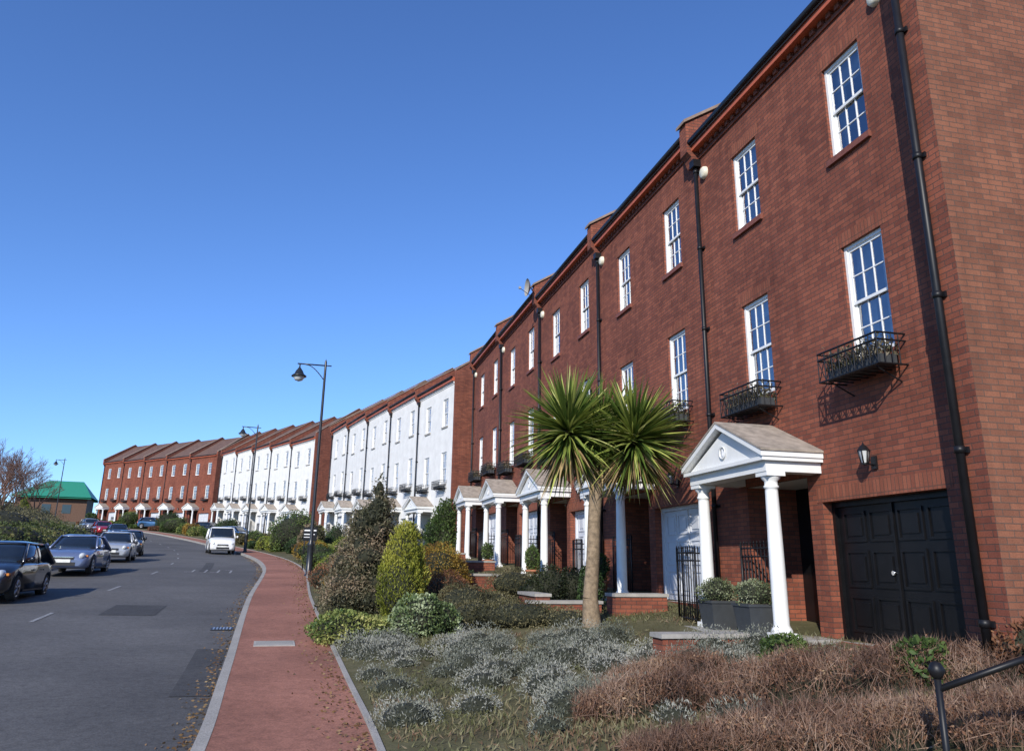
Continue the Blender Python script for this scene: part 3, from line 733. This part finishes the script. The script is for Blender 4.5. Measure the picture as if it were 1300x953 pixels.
# leaf litter along kerb and edging
n=2600; yy=7+rng.random(n)**1.4*45; tt=np.where(rng.random(n)<.5,-abs(rng.normal(size=n))*.16-.02,1.68-abs(rng.normal(size=n))*.22)
k_=np.array([np.argmin(abs(PATH[:,1]-q)) for q in yy]); kx=np.interp(yy,PATH[:,1],PATH[:,0]); kz=np.interp(yy,PATH[:,1],PATH[:,2])
P=np.stack([kx+RN[k_,0]*tt,yy+RN[k_,1]*tt,kz+RN[k_,1]*tt*0+np.where(tt>0,.136,.010)-RN[k_,1]*tt*.0],1); Bq,Tq=near(P[:,0],P[:,1]); P[:,2]=Bq+np.where(tt>0,.140,.012)
dd=rng.normal(size=(n,3))*np.array([1,1,.15]); dd/=np.linalg.norm(dd,axis=1)[:,None]
leafmesh('leaf_litter',P,dd,.05,.028,palette([(.10,.05,.025),(.22,.13,.06),(.30,.22,.12)],n,P,8,2))
# front garden shrubs along terrace
r=np.random.default_rng(17)
pals=[G_DARK,G_MID,G_GOLD,G_ORANGE,G_OLIVE,G_RUST,G_VAR,G_MID,G_DARK]
Ym=23.
k=0
while Ym<120:
    for t in (2.9,4.3,5.8):
        if r.random()<(.88 if t<4 else .6):
            x,y,z,a=pt(Ym+r.uniform(-1,1),t+r.uniform(-.4,.5))
            hh=r.uniform(.45,1.1)*(1.0 if t<5 else .8)
            if r.random()<.14: hh*=1.9
            w=r.uniform(.5,1.0)
            bl=[(0,0,hh*.5,w,w,hh*.62)]
            for q in range(3): bl.append((r.uniform(-.6,.6),r.uniform(-.6,.6),hh*r.uniform(.3,.75),w*.55,w*.55,hh*.4))
            dist=math.hypot(x,y); nl=int(5200*min(1,(28/dist)))+700
            B('garden_shrub',x,y,bl,nl,.06*max(1,dist/35),.03*max(1,dist/35),pals[r.integers(len(pals))],100+k,up=r.uniform(.1,.8),clump=4); k+=1
    Ym+=r.uniform(2.0,3.2)
for (yk,t,hh,w,p) in [(58,3.6,2.9,1.6,G_MID),(62,4.5,2.0,1.2,G_GOLD),(48,3.3,1.9,.8,G_CONIF),(84,3.5,2.2,1.2,G_DARK),(99,3,1.9,1.6,G_MID),(103,4,2.4,1.4,G_DARK),(93,3,1.5,1.2,G_ORANGE),(110,4,2.2,1.2,G_MID)]:
    x,y,z,a=pt(yk,t); B('garden_shrub',x,y,[(0,0,hh*.45,w,w,hh*.5),(w*.4,0,hh*.6,w*.6,w*.6,hh*.4),(-w*.5,.1,hh*.4,w*.6,w*.6,hh*.4)],4200,.14,.07,p,int(yk)+300,clump=2.5)

# left side hedges & bushes
def hz(Y0,Y1,t,w,h,n,pal,seed,nm='hedge'):
    bl=[]; r=np.random.default_rng(seed)
    yy=Y0
    while yy<Y1:
        x,y,z,a=pt(yy,t+r.uniform(-.5,.5)); hh=h*r.uniform(.7,1.2); bl.append((x,y,gz(x,y)+hh*.4,w*r.uniform(.8,1.3),w*r.uniform(.8,1.3),hh*.65)); yy+=w*1.1
    e=bush(nm,(0,0,0),[(q[0],q[1],q[2]+10,*q[3:]) for q in bl],n,.13,.07,pal,seed,clump=.9)
    for c in e.children: c.location=(0,0,-10)
hz(26,62,-11.3,1.3,1.3,26000,[(.03,.045,.015),(.08,.11,.03),(.18,.16,.06)],61,'verge_hedge')
hz(50,112,-14.0,2.0,1.9,26000,G_OLIVE,62,'verge_shrubs')
hz(30,80,-18.5,2.4,2.6,24000,[(.05,.04,.02),(.12,.085,.05),(.20,.15,.08)],63,'shrub_belt')
def tree(loc,h,seed,leafy=None):
    e=empty('bare_tree',loc); r=random.Random(seed); b=MB()
    def br(p,d,L,rad,lv):
        q=p+d*L; b.rod(p,q,rad,rad*.65,6 if lv<2 else 3,'bark' if lv<2 else 'twig',cap=False)
        if lv>=7: return
        nb=3 if lv<3 else 2+(r.random()<.4)
        for k in range(nb):
            nd=(d+Vector((r.gauss(0,.40),r.gauss(0,.40),r.gauss(.14,.22)))).normalized(); br(q if r.random()<.7 else p.lerp(q,.7),nd,L*r.uniform(.66,.86),max(.010,rad*.62),lv+1)
    br(Vector((0,0,-.1)),Vector((0,0,1)),h*.21,h*.016,0); b.obj('branches',e)
for (x,y,h,sd) in [(-44.5,70,9.5,1),(-49.5,76,11.5,2),(-47.5,80,8.0,3),(-53,83,9.5,4),(-40.5,62,8,5),(-57,92,7,6)]:
    tree((x,y,gz(x,y)),h,sd)
r=np.random.default_rng(77); bl=[]
for k in range(60):
    x=r.uniform(-260,-105); y=190+r.uniform(-30,60)+ (x+95)*.3; hh=r.uniform(3,6); bl.append((x,y,gz(x,y)+hh*.4+20,hh*.9,hh*.9,hh*.6))
e=bush('distant_trees',(0,0,0),bl,26000,1.1,.7,[(.045,.04,.025),(.09,.08,.04),(.14,.115,.06)],78,clump=.15)
for c in e.children: c.location=(0,0,-20)
x,y,z,a=pt(108,-11); B('conifer_tree',x,y,[(0,0,1.2,.9,.9,1.3),(0,0,2.2,.5,.5,.9)],3500,.16,.07,G_GOLD,81)
x,y,z,a=pt(112,-12); B('conifer_tree',x,y,[(0,0,1.5,1.1,1.1,1.6)],3500,.16,.07,G_DARK,82)
x,y,z,a=pt(116,-10.5); B('conifer_tree',x,y,[(0,0,1.2,.8,.8,1.3)],2500,.16,.07,G_ORANGE,83)

# green roofed hall
e=empty('green_roofed_building',(-82,144,gz(-82,144)),math.radians(20))
b=MB(); b.box(-5.6,5.6,-4,4,-1,4.4,'timber'); 
for k in range(3): b.box(-4.6+k*3.2,-3.2+k*3.2,-4.05,-4.0,1.4,2.9,'carglass')
b.obj('walls',e)
b=MB(); 
for sg in (-1,1):
    v=[(-6.3,sg*5,4.2),(6.3,sg*5,4.2),(4,0,7.3),(-1.5,0,7.3)]; b.poly(v,'greenroof'); b.poly([(p[0],p[1],p[2]-.25) for p in v],'greenroof')
b.poly([(6.3,-5,4.2),(6.3,5,4.2),(4,0,7.3)],'greenroof'); b.poly([(-6.3,-5,4.2),(-6.3,5,4.2),(-1.5,0,7.3)],'greenroof')
b.obj('roof',e)

# ------------------------------------------------------------ lamps
def lamp(x,y,ang,h=8.7):
    z=gz(x,y); e=empty('street_lamp',(x,y,z),ang); b=MB()
    b.lathe((0,0,-.1),[(.17,0),(.17,.15),(.12,.2),(.12,1.25),(.14,1.3),(.09,1.4),(.07,1.5),(.065,3),(.05,h-.6),(.05,h+.1),(.0,h+.25)],14,'pole')
    b.rod((0,0,h-.15),(1.15,0,h-.15),.03,n=8,mat='pole'); 
    pr=None
    for k in range(9):
        t=k/8; p=Vector((.05+.75*t,0,h-.75+.58*math.sin(t*math.pi/2))); 
        if pr: b.rod(pr,p,.02,n=6,mat='pole')
        pr=p
    b.rod((-.25,0,h-.15),(0,0,h-.15),.025,n=8,mat='pole'); b.rod((1.05,0,h-.15),(1.05,0,h-.35),.03,n=8,mat='pole')
    b.lathe((1.05,0,h-.75),[(0,.42),(.06,.42),(.09,.36),(.14,.3),(.20,.16),(.31,.08),(.31,.04),(.22,.05)],16,'pole')
    b.lathe((1.05,0,h-.75),[(.22,.05),(.21,-.03),(.15,-.12),(.0,-.17)],16,'lampglass')
    b.obj('lamp_post',e); return e
x,y,z,a=pt(33.3,1.55); lamp(-7.90,32.2,a+math.pi/2)
x,y,z,a=pt(59,.55); lamp(x,y,a+math.pi/2,9.3)
lamp(-59.0,104,math.radians(185))
e=empty('information_sign',(-8.9,36.0,gz(-8.9,36.0)),math.radians(10)); b=MB()
for xx in (-.22,.22): b.rod((xx,0,0),(xx,0,1.85),.025,n=8,mat='iron')
b.box(-.3,.3,-.03,-.026+.0,1.25,1.85,'black'); b.box(-.26,.26,-.036,-.031,1.68,1.74,'white'); b.box(-.26,.2,-.036,-.031,1.52,1.56,'white'); b.box(-.26,.1,-.036,-.031,1.4,1.43,'white'); b.obj('panel',e)
e=empty('iron_handrail',(0,0,0)); b=MB()
b.rod((3.17,6.2,-1.9),(3.17,6.2,-.76),.024,n=10,mat='iron'); b.lathe((3.17,6.2,-.70),[(0,-.065),(.035,-.052),(.062,0),(.035,.052),(0,.065)],14,'iron')
b.rod((3.17,6.2,-.83),(4.0,6.0,-.50),.024,n=10,mat='iron'); b.rod((4.0,6.0,-.50),(5.2,5.7,-.35),.024,n=10,mat='iron'); b.rod((4.6,5.85,-1.6),(4.6,5.85,-.44),.02,n=8,mat='iron'); b.obj('rails',e)

# ------------------------------------------------------------ cars
def ringloft(b,rings,mat,closed=True,smooth=True,caps=True):
    k=b.mi(mat); o=len(b.v); n=len(rings[0])
    for r_ in rings: b.v+=[tuple(p) for p in r_]
    for i in range(len(rings)-1):
        for j in range(n if closed else n-1):
            j2=(j+1)%n; b.f.append((o+i*n+j,o+i*n+j2,o+(i+1)*n+j2,o+(i+1)*n+j)); b.m.append(k); b.s.append(smooth)
    if caps:
        b.f.append(tuple(o+j for j in range(n))[::-1]); b.m.append(k); b.s.append(False)
        b.f.append(tuple(o+(len(rings)-1)*n+j for j in range(n))); b.m.append(k); b.s.append(False)
def car(name,x,y,z,ang,color,kind='hatch',plate=True):
    cm='paint_%s_%d'%(name,len(D.materials)); M[cm]=simple('car_paint',color,.28,metal=.25 if kind!='van' else 0,var=.05,coat=1)
    e=empty(name,(x,y,z),ang)
    if kind=='hatch':
        S=[(2.02,.60,.52,.30),(1.95,.74,.66,.24),(1.75,.82,.77,.20),(1.35,.85,.87,.19),(1.0,.86,.94,.19),(0,.87,.95,.19),(-1.2,.87,.97,.19),(-1.65,.85,.98,.21),(-1.9,.78,.95,.26),(-1.98,.68,.85,.33)]
        c=dict(bf=1.02,br=-1.88,tf=.22,tr=-1.42,wb=.79,wt=.60,zb=.92,zt=1.46,B=-.45,wr=.31,ax=(1.28,-1.25))
    elif kind=='sedan':
        S=[(2.22,.62,.50,.30),(2.15,.76,.64,.24),(1.9,.83,.75,.20),(1.4,.86,.84,.19),(.95,.87,.92,.19),(0,.88,.94,.19),(-1.2,.87,.96,.19),(-1.8,.85,.97,.21),(-2.12,.80,.93,.26),(-2.2,.70,.82,.33)]
        c=dict(bf=.98,br=-1.65,tf=.2,tr=-1.0,wb=.80,wt=.60,zb=.91,zt=1.43,B=-.42,wr=.32,ax=(1.4,-1.3))
    else:
        S=[(2.05,.62,.58,.30),(1.98,.76,.78,.24),(1.75,.82,.92,.20),(1.3,.85,1.04,.19),(1.1,.86,1.08,.19),(0,.88,1.10,.19),(-1.2,.88,1.10,.19),(-1.8,.87,1.10,.21),(-2.02,.85,1.10,.26),(-2.06,.82,1.0,.33)]
        c=dict(bf=1.15,br=-2.03,tf=.45,tr=-1.98,wb=.84,wt=.72,zb=1.05,zt=1.80,B=-.25,wr=.32,ax=(1.3,-1.35))
    b=MB(); rings=[]
    for (xx,w,zt,zb) in S:
        hz_=zt-zb
        h=[(0,zb),(.86*w,zb),(.97*w,zb+.07),(1.0*w,zb+.35*hz_),(1.0*w,zb+.62*hz_),(.97*w,zt-.08),(.90*w,zt-.02),(.6*w,zt+.02),(0,zt+.035)]
        rings.append([(xx,p[0],p[1]) for p in h]+[(xx,-p[0],p[1]) for p in h[1:-1]][::-1])
    ringloft(b,rings,cm)
    body=b.obj('body',e)
    cut=MB()
    for ax in c['ax']:
        for sg in (-1,1): cut.rod((ax,sg*.62,c['wr']),(ax,sg*1.0,c['wr']),c['wr']+.065,n=24,mat='blackplastic')
    co=cut.obj('cut',e)
    md=body.modifiers.new('b','BOOLEAN'); md.object=co; md.operation='DIFFERENCE'; md.solver='EXACT'
    bpy.context.view_layer.update(); dg=bpy.context.evaluated_depsgraph_get(); nm=D.meshes.new_from_object(body.evaluated_get(dg)); body.modifiers.clear(); body.data=nm; D.objects.remove(co)
    b=MB()
    zb,zt,wb,wt=c['zb'],c['zt'],c['wb'],c['wt']
    def lev(f,ins=0,dz=0):
        g=max(f,0)**.9
        xf=c['bf']+(c['tf']-c['bf'])*f-ins; xr=c['br']+(c['tr']-c['br'])*g+ins; w=wb+(wt-wb)*max(f,0)**1.2-ins; z_=zb+(zt-zb)*f+dz
        bow=.10*(1-.3*f)
        return [(xf-bow,w,z_),(xf-bow*.25,w*.6,z_),(xf,0,z_),(xf-bow*.25,-w*.6,z_),(xf-bow,-w,z_),((xf+xr)/2,-w-.02,z_),(xr+.06,-w,z_),(xr,-w*.6,z_),(xr,w*.6,z_),(xr+.06,w,z_),((xf+xr)/2,w+.02,z_)]
    ringloft(b,[lev(-.05),lev(.35),lev(.7),lev(.93)],'carglass')
    r0=lev(.90,-.015); r1=lev(.97,-.005); r2=lev(1.0,.05,.0); r3=lev(1.0,.18,.03)
    ringloft(b,[r0,r1,r2,r3],cm)
    L0=lev(.0,-.01);L1=lev(.93,-.01)
    for i in (0,4): b.rod(L0[i],L1[i],.045,.035,6,cm)
    for i in (6,9):
        b.rod(L0[i],L1[i],.085,.06,6,cm)
    for sg in (-1,1):
        b.box(c['B']-.04,c['B']+.04,sg*(wb+.0)-.02,sg*(wb+.0)+.02,zb-.02,zb+.02,'blackplastic')
        b.rod((c['B'],sg*(wb+.015),zb),(c['B']-.03,sg*(wt+.03),zt-.05),.03,n=5,mat='blackplastic')
        b.lathe((c['bf']-.28,sg*(wb+.16),zb+.1),[(0,-.09),(.06,-.06),(.075,0),(.06,.06),(0,.09)],10,cm)
        b.rod((c['bf']-.28,sg*(wb-.0),zb+.05),(c['bf']-.28,sg*(wb+.12),zb+.08),.02,n=5,mat='blackplastic')
        for xx in (c['B']-.25,c['B']+.65): b.box(xx-.1,xx+.05,sg*.885-.012,sg*.885+.012,zb-.19,zb-.155,cm)
        b.box(c['ax'][1]+.4,c['ax'][0]-.4,sg*.865-.012,sg*.865+.012,.22,.27,'blackplastic')
    if kind=='van':
        for sg in (-1,1):
            v=[(c['B']-.1,sg*(wb+.03),zb-.03),(c['br']+.05,sg*(wb+.012),zb-.03),(c['tr']+.05,sg*(wt+.03),zt-.06),(c['B']-.1,sg*(wt+.05),zt-.06)]; b.poly(v,cm)
    xf=S[0][0]
    b.box(xf-.12,xf+.012,-.42,.42,.30,.42,'blackplastic'); b.box(xf-.15,xf+.008,-.36,.36,.50,.60,'blackplastic'); b.box(xf-.1,xf+.016,-.34,.34,.585,.61,'chrome'); b.box(xf-.1,xf+.03,-.26,.26,.41,.52,'plate')
    for sg in (-1,1):
        b.lathe((xf-.16,sg*.60,.645),[(0,.18),(.06,.165),(.105,.10),(.12,.0),(.12,-.15)],14,'headlight','X')
        b.lathe((xf-.10,sg*.60,.38),[(0,.08),(.05,.06),(.055,0)],10,'headlight','X')
        b.box(xf-.28,xf-.12,sg*.76-.03,sg*.76+.03,.62,.68,'indicator')
        b.box(-abs(S[-1][0])-.01,-abs(S[-1][0])+.15,sg*.66-.1,sg*.66+.1,.7,.9,'redpaint')
    for ax in c['ax']:
        for sg in (-1,1):
            R_=c['wr']
            b.lathe((ax,sg*.77,R_),[(.19,-.10*sg),(R_-.02,-.10*sg),(R_,-.07*sg),(R_,.06*sg),(R_-.02,.085*sg),(.21,.09*sg),(.2,.07*sg)],24,'tyre','Y')
            b.lathe((ax,sg*.77,R_),[(0,.05*sg),(.2,.05*sg),(.205,.08*sg)],24,'blackplastic','Y')
            for k in range(5):
                t=2*math.pi*k/5+.3; b.rod((ax,sg*.83,R_),(ax+.2*math.cos(t),sg*.84,R_+.2*math.sin(t)),.035,.028,5,'alloy')
            b.lathe((ax,sg*.77,R_),[(.185,.075*sg),(.21,.095*sg),(.215,.08*sg)],24,'alloy','Y')
    b.obj('cabin_and_trim',e); return e
def carat(yk,t,color,kind='hatch',nm='parked_car',flip=True,da=0):
    x,y,z,a=pt(yk,t); car(nm,x,y,z+.02 if t<0 else gz(x,y),a+(math.pi if flip else 0)+da,color,kind)
carat(23.2,-6.4,(.014,.015,.02))
carat(33.0,-6.9,(.14,.18,.30),'sedan')
carat(43.5,-7.0,(.42,.44,.46),'sedan')
carat(52,-7.0,(.02,.025,.035))
carat(84,-6.9,(.03,.04,.06)); carat(91,-7.1,(.40,.02,.03)); carat(98,-6.9,(.25,.26,.28))
carat(57.5,-1.3,(.78,.78,.76),'van','white_van')
carat(80,3.6,(.03,.12,.30),da=.5); carat(92,4.5,(.02,.02,.03),da=.6); carat(106,4.5,(.04,.12,.25),da=.6)
carat(39,7.2,(.03,.03,.035),da=1.3)

# ------------------------------------------------------------ light & camera
w=D.worlds.new('World'); SC.world=w; w.use_nodes=True; nt=w.node_tree
sky=nt.nodes.new('ShaderNodeTexSky'); sky.sky_type='NISHITA'; sky.sun_disc=False
EL=math.radians(30); sx,sy=-.32,-.947; AZ=math.atan2(sx,sy)
sky.sun_elevation=EL; sky.sun_rotation=AZ%(2*math.pi); sky.air_density=1.0; sky.dust_density=.1; sky.ozone_density=2.0; sky.altitude=300
mxs=N(nt,'ShaderNodeMix',data_type='RGBA',blend_type='MULTIPLY'); mxs.inputs[0].default_value=1; mxs.inputs[7].default_value=(.64,.92,1.40,1)
nt.links.new(sky.outputs[0],mxs.inputs[6])
nt.links.new(mxs.outputs[2],nt.nodes['Background'].inputs[0]); nt.nodes['Background'].inputs[1].default_value=.14
L=D.lights.new('sun','SUN'); L.energy=5.0; L.angle=math.radians(.5); L.color=(1,.94,.84); lo=D.objects.new('sun',L); COL.objects.link(lo)
S=Vector((sx,sy,0)).normalized()*math.cos(EL)+Vector((0,0,math.sin(EL))); lo.rotation_euler=S.to_track_quat('Z','Y').to_euler(); lo.location=(0,-20,30)
cd=D.cameras.new('camera'); cam=D.objects.new('camera',cd); COL.objects.link(cam); SC.camera=cam
cd.sensor_width=36; cd.lens=36*991/1300; cd.shift_y=-44.5/1300; cd.clip_end=6000; cd.clip_start=.05
R_=Matrix.Rotation(math.radians(90+16.04),4,'X')@Matrix.Rotation(math.radians(.85),4,'Z'); cam.matrix_world=R_
SC.view_settings.view_transform='Standard'; SC.view_settings.look='None'; SC.view_settings.exposure=0
print('OBJECTS',len(D.objects))
